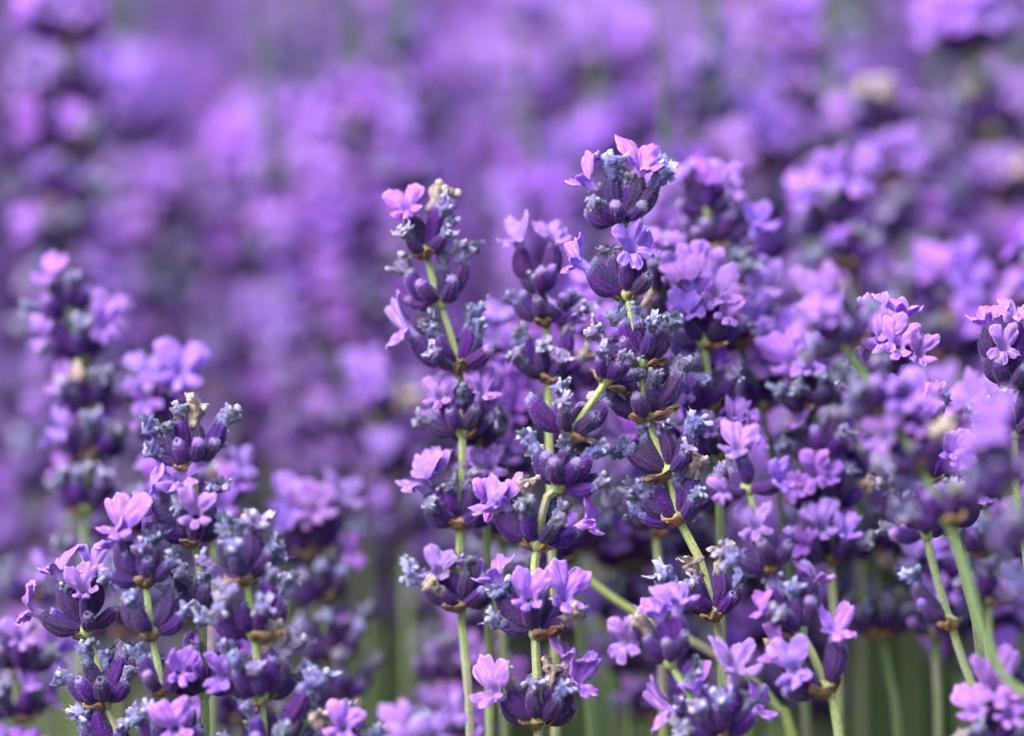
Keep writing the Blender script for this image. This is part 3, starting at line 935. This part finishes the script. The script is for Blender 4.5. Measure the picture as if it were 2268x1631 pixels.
S('soft-focus stalk with blossoms spread behind the left-centre one', 1.05, [
    (1110, 830, 1.0, [(1105, 690, 'b'), (1090, 740, 'b'), (1140, 790, 'b', 1)], dict(n=8)),
    (1120, 940, 1.0, [(1100, 860, 'b', 1), (1150, 880, 'b', 1), (1140, 920, 'b', 1)], dict(n=9, pb=.4)),
    (1110, 1060, 1.0, [(1100, 960, 'b', 1), (1130, 1000, 'b', 1), (1060, 1000, 'b')], dict(n=9, pb=.4)),
    (1110, 1190, 1.0, [(1130, 1060, 'b')], dict(n=9, pb=.3))], [(1115, 1400), (1120, 1640)], G_MID, pb=.4, seed=23)
S('thick bare stem crossing diagonally behind the bottom centre flowers', 1.03, [
    (1255, 1235, .9, [], dict(n=8))], [(1310, 1290), (1420, 1365), (1540, 1425), (1660, 1500), (1722, 1570), (1760, 1650)], G_MID, seed=24, sc=1.15)
S('soft-focus stalk upper right, row of pale withered flowers between two blossoms', 1.13, [
    (1952, 292, 1.25, [(1850, 258, 'b'), (1905, 225, 't'), (1935, 215, 'w'), (1965, 220, 't'), (2030, 215, 'b')], dict(n=10, bracts=False)),
    (1970, 400, 1.1, [(1910, 345, 'b', 1), (2010, 340, 'b', 1), (2020, 365, 'b')], dict(n=9)),
    (1990, 520, 1.1, [(2085, 480, 'b')], dict(n=10)), (2000, 680, 1.1, [], dict(n=10))], [(2010, 900), (2020, 1640)], G_MID, seed=25)
S('soft-focus stalk upper right with bright pink blossoms over dark buds', 1.08, [
    (1840, 500, 1.1, [(1772, 425, 'b', 1), (1845, 380, 'b', 1), (1895, 395, 'b', 1), (1920, 420, 'w'), (1780, 450, 'b')], dict(n=10, bracts=False)),
    (1880, 590, 1.05, [(1820, 540, 'u'), (1900, 510, 'w')], dict(n=10)), (1890, 720, 1.0, [(1960, 600, 'b')], dict(n=9, pb=.3)), (1900, 850, 1.0, [], dict(n=9))],
    [(1905, 1000), (1910, 1640)], G_MID, seed=26)
S('soft-focus stalk near the right edge with two hand-like pink blossoms', 1.09, [
    (2110, 700, 1.1, [(2140, 590, 'b', 1), (2150, 630, 'b', 1), (2050, 590, 'b', 1), (2040, 620, 'b')], dict(n=9)),
    (2110, 780, 1.1, [], dict(n=11)), (2115, 930, 1.1, [(2080, 860, 'b')], dict(n=10)), (2120, 1080, 1.1, [], dict(n=10, pb=.3))], [(2125, 1300), (2130, 1640)], G_MID, seed=27)
S('soft-focus stalk with cup whorl on thin stem left of the edge stem', 1.05, [
    (1890, 1080, 1.0, [(1880, 960, 'w'), (1850, 1000, 'b')], dict(n=9)),
    (1945, 1225, 1.05, [(1870, 1170, 'b'), (1930, 1150, 'w'), (1990, 1165, 'b')], dict(n=11)),
    (1955, 1400, 1.05, [(1870, 1340, 'w'), (2010, 1350, 'w')], dict(n=9))], [(1970, 1500), (1990, 1640)], G_MID, seed=28)
S('soft-focus pink stalk along the right border below the middle', 1.06, [
    (2210, 1240, 1.0, [(2160, 1170, 'b'), (2220, 1130, 'b')], dict(n=9, pb=.5)), (2200, 1400, 1.05, [(2150, 1330, 'b'), (2200, 1330, 'b', 1)], dict(n=9, pb=.6)),
    (2210, 1520, 1.0, [(2160, 1450, 'b'), (2210, 1440, 'b', 1)], dict(n=9, pb=.5))], [(2220, 1640)], G_MID, seed=29)

# --- nearer than the focus, blurred
S('blurred near stalk crossing the right cluster, leaning down to the right', .955, [
    (1875, 770, .95, [(1808, 655, 'b', 1), (1850, 640, 't'), (1790, 700, 'b'), (1830, 690, 'b', 1)], dict(n=9)),
    (1960, 905, .95, [(1860, 830, 'w'), (1900, 870, 'w'), (1940, 860, 'u')], dict(n=9)),
    (2035, 1030, .95, [(1940, 965, 'b', 1), (2010, 880, 'b', 1), (2050, 930, 'b', 1)], dict(n=9)),
    (2095, 1150, .95, [(2020, 1070, 'w'), (2120, 1080, 't'), (2060, 1110, 'n')], dict(n=10))], [(2140, 1265), (2175, 1390), (2225, 1500), (2330, 1640)], seed=30)
S('blurred near stalk with huge pale blossom at the right edge', .915, [
    (2230, 1080, .95, [(2190, 930, 'b', 1), (2160, 970, 'b'), (2130, 1020, 'b')], dict(n=9)), (2280, 1200, .95, [], dict(n=9)), (2330, 1320, .95, [], dict(n=9))], [(2380, 1460), (2440, 1640)], seed=31)

# --- out-of-focus stalks behind, each with its own place in the blur
G_BLUR = 'strongly blurred stalks behind the sharp group'
S('blurred stalk with one bright pale blossom on top, above and left of the slender stalk', 1.19, [
    (795, 290, 1.1, [(775, 205, 'b', 1), (800, 200, 'b', -1), (820, 215, 'b')], dict(n=9)), (788, 400, 1.1, [], dict(n=11)), (790, 500, 1.1, [(740, 470, 'b')], dict(n=11)),
    (805, 610, 1.1, [], dict(n=11)), (810, 720, 1.1, [(760, 640, 'b', 1)], dict(n=10, pb=.3))], [(820, 1000), (830, 1640)], G_BLUR, seed=50, sc=1.14, pb=.38, slope=.1)
S('blurred stalk making a vertical streak of bright violet left of the slender one', 1.19, [
    (690, 350, 1.2, [(650, 260, 'b', 1), (690, 255, 'b', 1), (720, 300, 'b')], dict(n=10)), (705, 470, 1.2, [(720, 400, 'b', 1), (690, 390, 'b', 1), (740, 440, 'b')], dict(n=10, pb=.4)),
    (712, 570, 1.2, [(740, 500, 'b', 1), (700, 480, 'b', 1)], dict(n=10, pb=.5)), (716, 680, 1.1, [(720, 600, 'b', 1)], dict(n=10, pb=.4))], [(725, 1000), (730, 1640)], G_BLUR, seed=51, sc=1.14, pb=.38)
S('blurred stalk with a round violet head left of the bright streak', 1.23, [
    (525, 400, 1.3, [(500, 310, 'b', 1), (540, 290, 'b', 1), (560, 330, 'b', 1), (520, 345, 'b', 1), (470, 350, 'b')], dict(n=11, pb=.5)), (530, 500, 1.1, [(560, 420, 'b', 1), (510, 440, 'b', 1)], dict(n=10, pb=.2)),
    (535, 610, 1.1, [(500, 540, 'B', 1)], dict(n=10, pb=.2))], [(540, 900), (545, 1640)], G_BLUR, seed=52, sc=1.14, pb=.38)
S('blurred stalk with a broad pink-violet head near the upper left', 1.26, [
    (260, 280, 1.4, [(200, 190, 'b', 1), (250, 180, 'b', 1), (300, 170, 'b', 1), (230, 220, 'b', 1), (310, 220, 'b', 1)], dict(n=12, pb=.6)), (270, 400, 1.1, [], dict(n=10, pb=.2)),
    (330, 480, 1.2, [(290, 400, 'b', 1), (360, 410, 'b', 1)], dict(n=10, pb=.5)), (330, 590, 1.1, [(300, 520, 'b', 1)], dict(n=10, pb=.3))], [(340, 900), (345, 1640)], G_BLUR, seed=53, sc=1.14, pb=.38)
S('blurred stalk in the upper left corner, bright tip over dark cups', 1.16, [
    (150, 90, 1.2, [(130, 10, 'b', 1), (170, 15, 'b', 1), (155, -10, 'b')], dict(n=10)), (140, 220, 1.2, [(70, 110, 'b'), (80, 160, 'b', 1)], dict(n=12)), (145, 330, 1.1, [(70, 240, 'b'), (210, 300, 'w')], dict(n=11)),
    (140, 450, 1.1, [(90, 370, 'b')], dict(n=10, pb=.2))], [(150, 700), (160, 1640)], G_BLUR, seed=54, sc=1.14, pb=.38)
S('blurred stalk with two wide bands of blossoms at the top centre', 1.27, [
    (1190, 90, 1.3, [(1140, 10, 'b', 1), (1180, 20, 'b', 1)], dict(n=10, pb=.4)), (1180, 230, 1.3, [(1100, 130, 'b', 1), (1160, 150, 'b', 1), (1210, 180, 'b', 1), (1120, 190, 'b', 1)], dict(n=11, pb=.4)), (1130, 350, 1.1, [], dict(n=10)),
    (1200, 440, 1.2, [(1170, 350, 'b', 1), (1230, 340, 'b', 1)], dict(n=10, pb=.5))], [(1205, 700), (1210, 1640)], G_BLUR, seed=55, sc=1.14, pb=.38)
S('blurred stalk with pink-violet head, highest one behind the tallest stalk', 1.25, [
    (1360, 170, 1.4, [(1290, 90, 'b', 1), (1330, 80, 'b', 1), (1390, 75, 'b', 1), (1420, 90, 'b', 1), (1370, 110, 'b', 1)], dict(n=12, pb=.5)), (1370, 300, 1.1, [(1300, 240, 'w')], dict(n=11)), (1400, 400, 1.1, [(1480, 330, 'b')], dict(n=10, pb=.3))],
    [(1405, 700), (1410, 1640)], G_BLUR, seed=56, sc=1.14, pb=.38)
S('blurred stalk with a pale grey withered column upper right of the tallest stalk', 1.22, [
    (1570, 230, 1.2, [(1580, 140, 't', 1), (1600, 170, 'w', 1), (1530, 150, 'b')], dict(n=10)), (1590, 340, 1.2, [(1590, 250, 't', 1), (1640, 240, 'b', 1)], dict(n=10, pb=.3)), (1610, 480, 1.1, [(1640, 400, 'b', 1)], dict(n=10, pb=.3))],
    [(1620, 800), (1630, 1640)], G_BLUR, seed=57, sc=1.14, pb=.38)
S('blurred stalk with dark cups and two violet heads in the upper right corner', 1.15, [
    (2160, 110, 1.3, [(2080, 30, 'b', 1), (2110, 50, 'b', 1), (2190, 30, 'b', 1), (2050, 80, 'b')], dict(n=12)), (2200, 290, 1.2, [(2150, 200, 't', 1), (2230, 190, 'w')], dict(n=12)), (2230, 440, 1.2, [(2260, 400, 't', 1)], dict(n=12)),
    (2240, 600, 1.1, [], dict(n=11))], [(2245, 800), (2250, 1640)], G_BLUR, seed=58, sc=1.14, pb=.38)
S('blurred stalk rising at the top edge over the withered upper right one', 1.18, [
    (1760, 120, 1.3, [(1740, 20, 'b', 1), (1780, 60, 'b', 1), (1700, 70, 'b', 1)], dict(n=11, pb=.3)), (1750, 240, 1.2, [(1700, 170, 'b', 1), (1760, 150, 'b', 1)], dict(n=11, pb=.2)), (1700, 360, 1.2, [(1660, 270, 'b', 1), (1720, 300, 'b', 1)], dict(n=10, pb=.4)),
    (1720, 500, 1.1, [], dict(n=11))], [(1725, 800), (1730, 1640)], G_BLUR, seed=59, sc=1.14, pb=.38)
S('blurred violet smudge of a stalk below the bright streak, left of the slender one', 1.2, [
    (600, 790, 1.3, [(570, 690, 'b', 1), (620, 700, 'b', 1), (640, 720, 'b', 1)], dict(n=10, pb=.5)), (610, 900, 1.0, [], dict(n=7))], [(620, 1200), (625, 1640)], G_BLUR, seed=60, sc=1.14, pb=.38)
S('blurred single oval blossom on a stalk hanging left of the slender one', 1.13, [
    (835, 930, 1.0, [(815, 820, 'b', 1), (830, 850, 'b', 1), (910, 850, 'w'), (905, 910, 't')], dict(n=7)), (880, 1060, 1.0, [(850, 990, 'b')], dict(n=7)), (900, 1190, 1.0, [], dict(n=8))], [(900, 1400), (900, 1640)], G_BLUR, seed=61, sc=1.14, pb=.38)
# low fillers between the sharp stalks
FILL = [(-20, 1010, 1.2), (85, 1090, 1.18), (190, 1180, 1.2), (330, 1230, 1.17), (20, 900, 1.24), (440, 1120, 1.22), (500, 1000, 1.26), (130, 980, 1.25), (300, 1020, 1.24), (1000, 1130, 1.2), (950, 1020, 1.24), (60, 1330, 1.09), (40, 1480, 1.04), (270, 1180, 1.08), (520, 1480, 1.06), (985, 1500, 1.07), (1090, 1290, 1.09), (1390, 1250, 1.07), 
        (1680, 1320, 1.10), (1560, 1010, 1.08), (1760, 980, 1.10), (2130, 1180, 1.09), (1870, 870, 1.12), (1560, 890, 1.10), (1800, 1100, 1.13), (2190, 980, 1.1), (1420, 1130, 1.07), (1230, 1300, 1.1)]
for k, (fx, fy, fd) in enumerate(FILL):
    q = random.Random(k)
    S('soft-focus lavender stalk low between the sharp ones, mostly hidden', fd, [(fx + q.uniform(-8, 8) * j, fy + j * q.uniform(108, 125), 1.0 + .08 * q.random(), [], {}) for j in range(3 if fy > 1150 else 5)],
      [(fx, fy + 720)], 'half-hidden stalks between the sharp ones', seed=70 + k, pb=q.choice((.05, .3, .5)))
#STALKS_END

# ------------------------------------------------------------------ ground
mb = MB()
mb.grid([[Vector((x, y, 0)) for x in (-300, -3, 3, 300)] for y in (-300, -2, 6, 300)], [[(0, 0)] * 4] * 4)
tag(obj('ground', mb.mesh('ground', [M_SOIL])), 'brown soil between the lavender bushes', None, None, 'structure')

# ------------------------------------------------------------------ the field behind
LC = [make_calyx(s + 20, hi=False) for s in range(3)]
LB = [make_blossom(s + 70, hi=False) for s in range(6)] + [make_blossom(s + 80, hi=False, pm=M_PETAL2) for s in range(6)]
LW = [make_withered(s + 90, hi=False, m=M_WITH) for s in range(3)]
LT = [make_withered(s + 95, hi=False, m=M_WITH) for s in range(2)]


def arrays(me):
    v = np.empty(len(me.vertices) * 3); me.vertices.foreach_get('co', v)
    f = [tuple(p.vertices) for p in me.polygons]
    li = np.empty(len(me.loops), dtype=np.int32); me.loops.foreach_get('vertex_index', li)
    u = np.empty(len(me.loops) * 2, dtype=np.float32); me.uv_layers[0].data.foreach_get('uv', u)
    uv = np.zeros((len(me.vertices), 2)); uv[li] = u.reshape(-1, 2)
    mi = [p.material_index for p in me.polygons]
    return v.reshape(-1, 3), f, uv, mi


def add_arrays(mb, arr, M, slot):
    v, f, uv, mi = arr
    A = np.array(M)
    w = v @ A[:3, :3].T + A[:3, 3]
    o = len(mb.v)
    mb.v += [tuple(x) for x in w]; mb.uv += [tuple(x) for x in uv]
    mb.f += [tuple(i + o for i in q) for q in f]
    mb.mi += [slot] * len(f)


AC, AW, AT, AB = [arrays(m) for m in LC], [arrays(m) for m in LW], [arrays(m) for m in LT], [arrays(m) for m in LB]


def far_whorl(seed, blossoms=False):
    rg = random.Random(seed)
    mb = MB()
    tips = []
    n = 10
    for k in range(n):
        a = k * 2.4 + rg.uniform(-.3, .3); el = R(rg.uniform(50, 70)) if k % 3 else R(rg.uniform(15, 40))
        d = Vector((math.cos(a) * math.sin(el), math.sin(a) * math.sin(el), math.cos(el)))
        M = frame(d, Vector((0, 0, 1)) - d * d.z, d * .8 * MM, rg.uniform(.95, 1.15))
        add_arrays(mb, rg.choice(AC), M, 0)
        mouth = M @ Vector((0, 0, 5.6 * MM))
        tips.append((d, mouth))
        r = rg.random()
        if r < .55: add_arrays(mb, rg.choice(AW), frame(d, None, mouth, 1.05), 1)
        elif r < .58: add_arrays(mb, rg.choice(AT), frame(d, None, mouth, 1.05), 2)
    return mb.mesh('whorl', [M_CALYX, M_WITH, M_TAN]), tips


FW = [far_whorl(s) for s in range(8)]


def far_stem(h, seed):
    mb = MB()
    pts = [Vector((0, 0, 0)), Vector((0, 0, h * .5)), Vector((0, 0, h))]
    tube_pts(mb, pts, 1.15 * MM, 6, 0, 3, sq=.05)
    return mb.mesh('stem', [M_STEMB])


FSTEM = far_stem(.5, 0)


def surf(x, y):
    """height of the flower tops over the rolling mounds"""
    return .505 + .028 * noise.noise(Vector((x * 4.2, y * 4.2, 3.3))) + .02 * noise.noise(Vector((x * 11, y * 11, 9.3)))


def project(p):
    v = p - CAM
    d = v.dot(FWD)
    return 1134 + v.dot(RGT) / d / PX, 815.5 - v.dot(UPV) / d / PX, d


def field_stalk(x, y, top, rg, label, group, dim=False):
    lean = Vector((rg.gauss(0, .07), rg.gauss(0, .07), 1)).normalized()
    root = bpy.data.objects.new('lavender_stalk', None)
    COL.objects.link(root); root.empty_display_size = .01
    root.matrix_basis = frame(lean, Vector((0, 1, 0)), Vector((x, y, 0)), 1.0, rg.uniform(0, 6))
    tag(root, label, 'lavender stalk', group)
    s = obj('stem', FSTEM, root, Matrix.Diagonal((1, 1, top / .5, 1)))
    z = top
    fl = rg.choice((.1, .25, .45, .7) if dim else (.2, .4, .65, .9))
    nw = rg.randint(6, 8)
    for k in range(nw):
        me, tips = rg.choice(FW)
        sc = (1.0 if k else .8) * rg.uniform(.95, 1.2)
        M = Matrix.Translation((0, 0, z)) @ Matrix.Rotation(rg.uniform(0, 6), 4, 'Z') @ Matrix.Scale(sc, 4)
        w = obj('whorl', me, root, M)
        MI = root.matrix_basis @ M
        for d, mouth in tips:
            if rg.random() < fl:
                f = (d + Vector((0, 0, .1))).normalized()
                obj('blossom', rg.choice(LB), w, frame(f, Vector((0, 0, 1)) - f * f.z, mouth - f * .5 * MM, rg.uniform(1.0, 1.25)))
        z -= rg.uniform(.010, .0145)
    return root


rg = random.Random(11)
places = []
cell = .026
yy = 1.02
while yy < 3.2:
    hw = .14 + .16 * yy
    xx = -hw
    while xx < hw:
        places.append((xx + rg.uniform(-.5, .5) * cell, yy + rg.uniform(-.5, .5) * cell))
        xx += cell
    yy += cell
field, mass = [], []
for x, y in places:
    top = surf(x, y) + rg.gauss(0, .012)
    px, py, d = project(Vector((x, y, top)))
    start = 1.22 if px < 1150 else 1.10
    if y < start + rg.uniform(0, .05): continue
    if y < 1.5 and 540 < px < 760: top -= .05          # the gap where green shows
    bx, by, _ = project(Vector((x, y, top - .09)))
    seen = -150 < px < 2420 and by > -40
    (field if seen else mass).append((x, y, top, px, py, d))
field.sort(key=lambda q: q[5])
NMAX = 265
mass += field[NMAX:]
field = field[:NMAX]
print('field', len(field), 'mass', len(mass), 'farthest single', field[-1][5])


def field_label(px, py, d):
    if px < 900: return 'blurred lavender stalk in the field behind the left group', 'blurred field stalks on the left'
    if px < 1500: return 'blurred lavender stalk in the field behind the tallest stalks', 'blurred field stalks in the centre'
    return 'blurred lavender stalk in the field behind the right cluster', 'blurred field stalks on the right'


for x, y, top, px, py, d in field:
    l, g = field_label(px, py, d)
    field_stalk(x, y, top, rg, l, g, px > 1650)

# far rows read as one mass
def mini_whorl(seed):
    rg2 = random.Random(seed); mb = MB()
    P = []
    for t, r in ((0, .5), (.25, 3.4), (.6, 5.2), (.85, 4.6), (1, 2.0)):
        P.append([Vector((r * MM * (1 + .25 * rg2.uniform(-1, 1)) * math.cos(a), r * MM * (1 + .25 * rg2.uniform(-1, 1)) * math.sin(a), t * 7 * MM)) for a in (2 * math.pi * j / 7 for j in range(7))])
    mb.grid(P, [[(0, .5)] * 7] * 5, 0, True)
    for k in range(7):
        a = rg2.uniform(0, 6.3); el = R(rg2.uniform(30, 70))
        d = Vector((math.cos(a) * math.sin(el), math.sin(a) * math.sin(el), math.cos(el)))
        c = d * 8 * MM; u = d.orthogonal().normalized() * 3.2 * MM; v = d.cross(u)
        sl = 2 if rg2.random() < .5 else 1
        o = len(mb.v)
        q = Vector((rg2.uniform(-1, 1), rg2.uniform(-1, 1), rg2.uniform(-1, 1))) * MM
        mb.v += [tuple(c + u + q), tuple(c + v), tuple(c - u + q), tuple(c - v), tuple(c - d * 3 * MM)]; mb.uv += [(0, .7)] * 5
        mb.f += [(o, o + 1, o + 2, o + 3), (o, o + 1, o + 4), (o + 2, o + 3, o + 4)]; mb.mi += [sl] * 3
    return mb.mesh('mini', [M_CALYX, M_WITH, M_PETAL])


MW = [arrays(mini_whorl(s)) for s in range(5)]
mb = MB()
for x, y, top, px, py, d in mass:
    lean = Vector((rg.gauss(0, .07), rg.gauss(0, .07), 1)).normalized()
    z = top
    for k in range(8):
        v, f, uv, mi = rg.choice(MW)
        o0 = len(mb.f)
        M = frame(lean, Vector((0, 1, 0)), Vector((x, y, 0)) + lean * z, rg.uniform(.9, 1.2), rg.uniform(0, 6))
        add_arrays(mb, (v, f, uv, mi), M, 0); mb.mi[o0:] = mi
        z -= .0125
    o = len(mb.v)
    b = Vector((x, y, 0)); t = b + lean * top; e = 1.1 * MM
    for p in (b, t):
        mb.v += [(p.x - e, p.y - e, p.z), (p.x + e, p.y - e, p.z), (p.x, p.y + e, p.z)]; mb.uv += [(0, 0)] * 3
    for i in range(3):
        j = (i + 1) % 3
        mb.f.append((o + i, o + j, o + 3 + j, o + 3 + i)); mb.mi.append(3)
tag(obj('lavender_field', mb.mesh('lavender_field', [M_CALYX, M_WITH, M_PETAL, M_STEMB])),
    'far-off lavender rows melting into one violet blur', 'lavender field', None, 'stuff')

# leaves and bare stems low in the bushes
mb = MB()
for k in range(16000):
    y = rg.uniform(.9, 3.0); x = rg.uniform(-1, 1) * (.16 + .2 * y)
    h = .30 + .05 * noise.noise(Vector((x * 5, y * 5, 1)))
    z = h * math.sqrt(rg.random())
    a = rg.uniform(0, 6.3); el = rg.uniform(.5, 1.4)
    d = Vector((math.cos(a) * math.cos(el), math.sin(a) * math.cos(el), math.sin(el)))
    L = rg.uniform(.03, .06); w = d.orthogonal().normalized() * rg.uniform(1.2, 2.2) * MM
    p = Vector((x, y, z)); o = len(mb.v)
    mid = p + d * L * .5 + Vector((0, 0, -.002)) ; tip = p + d * L
    mb.v += [tuple(p), tuple(mid - w), tuple(tip), tuple(mid + w)]; mb.uv += [(0, 0)] * 4
    mb.f.append((o, o + 1, o + 2, o + 3)); mb.mi.append(0)
tag(obj('lavender_leaves', mb.mesh('lavender_leaves', [M_LEAF])), 'narrow grey-green leaves low in the lavender bushes', 'foliage', None, 'stuff')
mb = MB()
for k in range(1500):
    y = rg.uniform(1.12, 2.2); x = rg.uniform(-1, 1) * (.1 + .16 * y)
    b = Vector((x, y, 0)); t = b + Vector((rg.gauss(0, .02), rg.gauss(0, .02), rg.uniform(.33, .42))); e = .9 * MM
    o = len(mb.v)
    for p in (b, t):
        mb.v += [(p.x - e, p.y - e, p.z), (p.x + e, p.y - e, p.z), (p.x, p.y + e, p.z)]; mb.uv += [(0, 0)] * 3
    for i in range(3):
        j = (i + 1) % 3
        mb.f.append((o + i, o + j, o + 3 + j, o + 3 + i)); mb.mi.append(0)
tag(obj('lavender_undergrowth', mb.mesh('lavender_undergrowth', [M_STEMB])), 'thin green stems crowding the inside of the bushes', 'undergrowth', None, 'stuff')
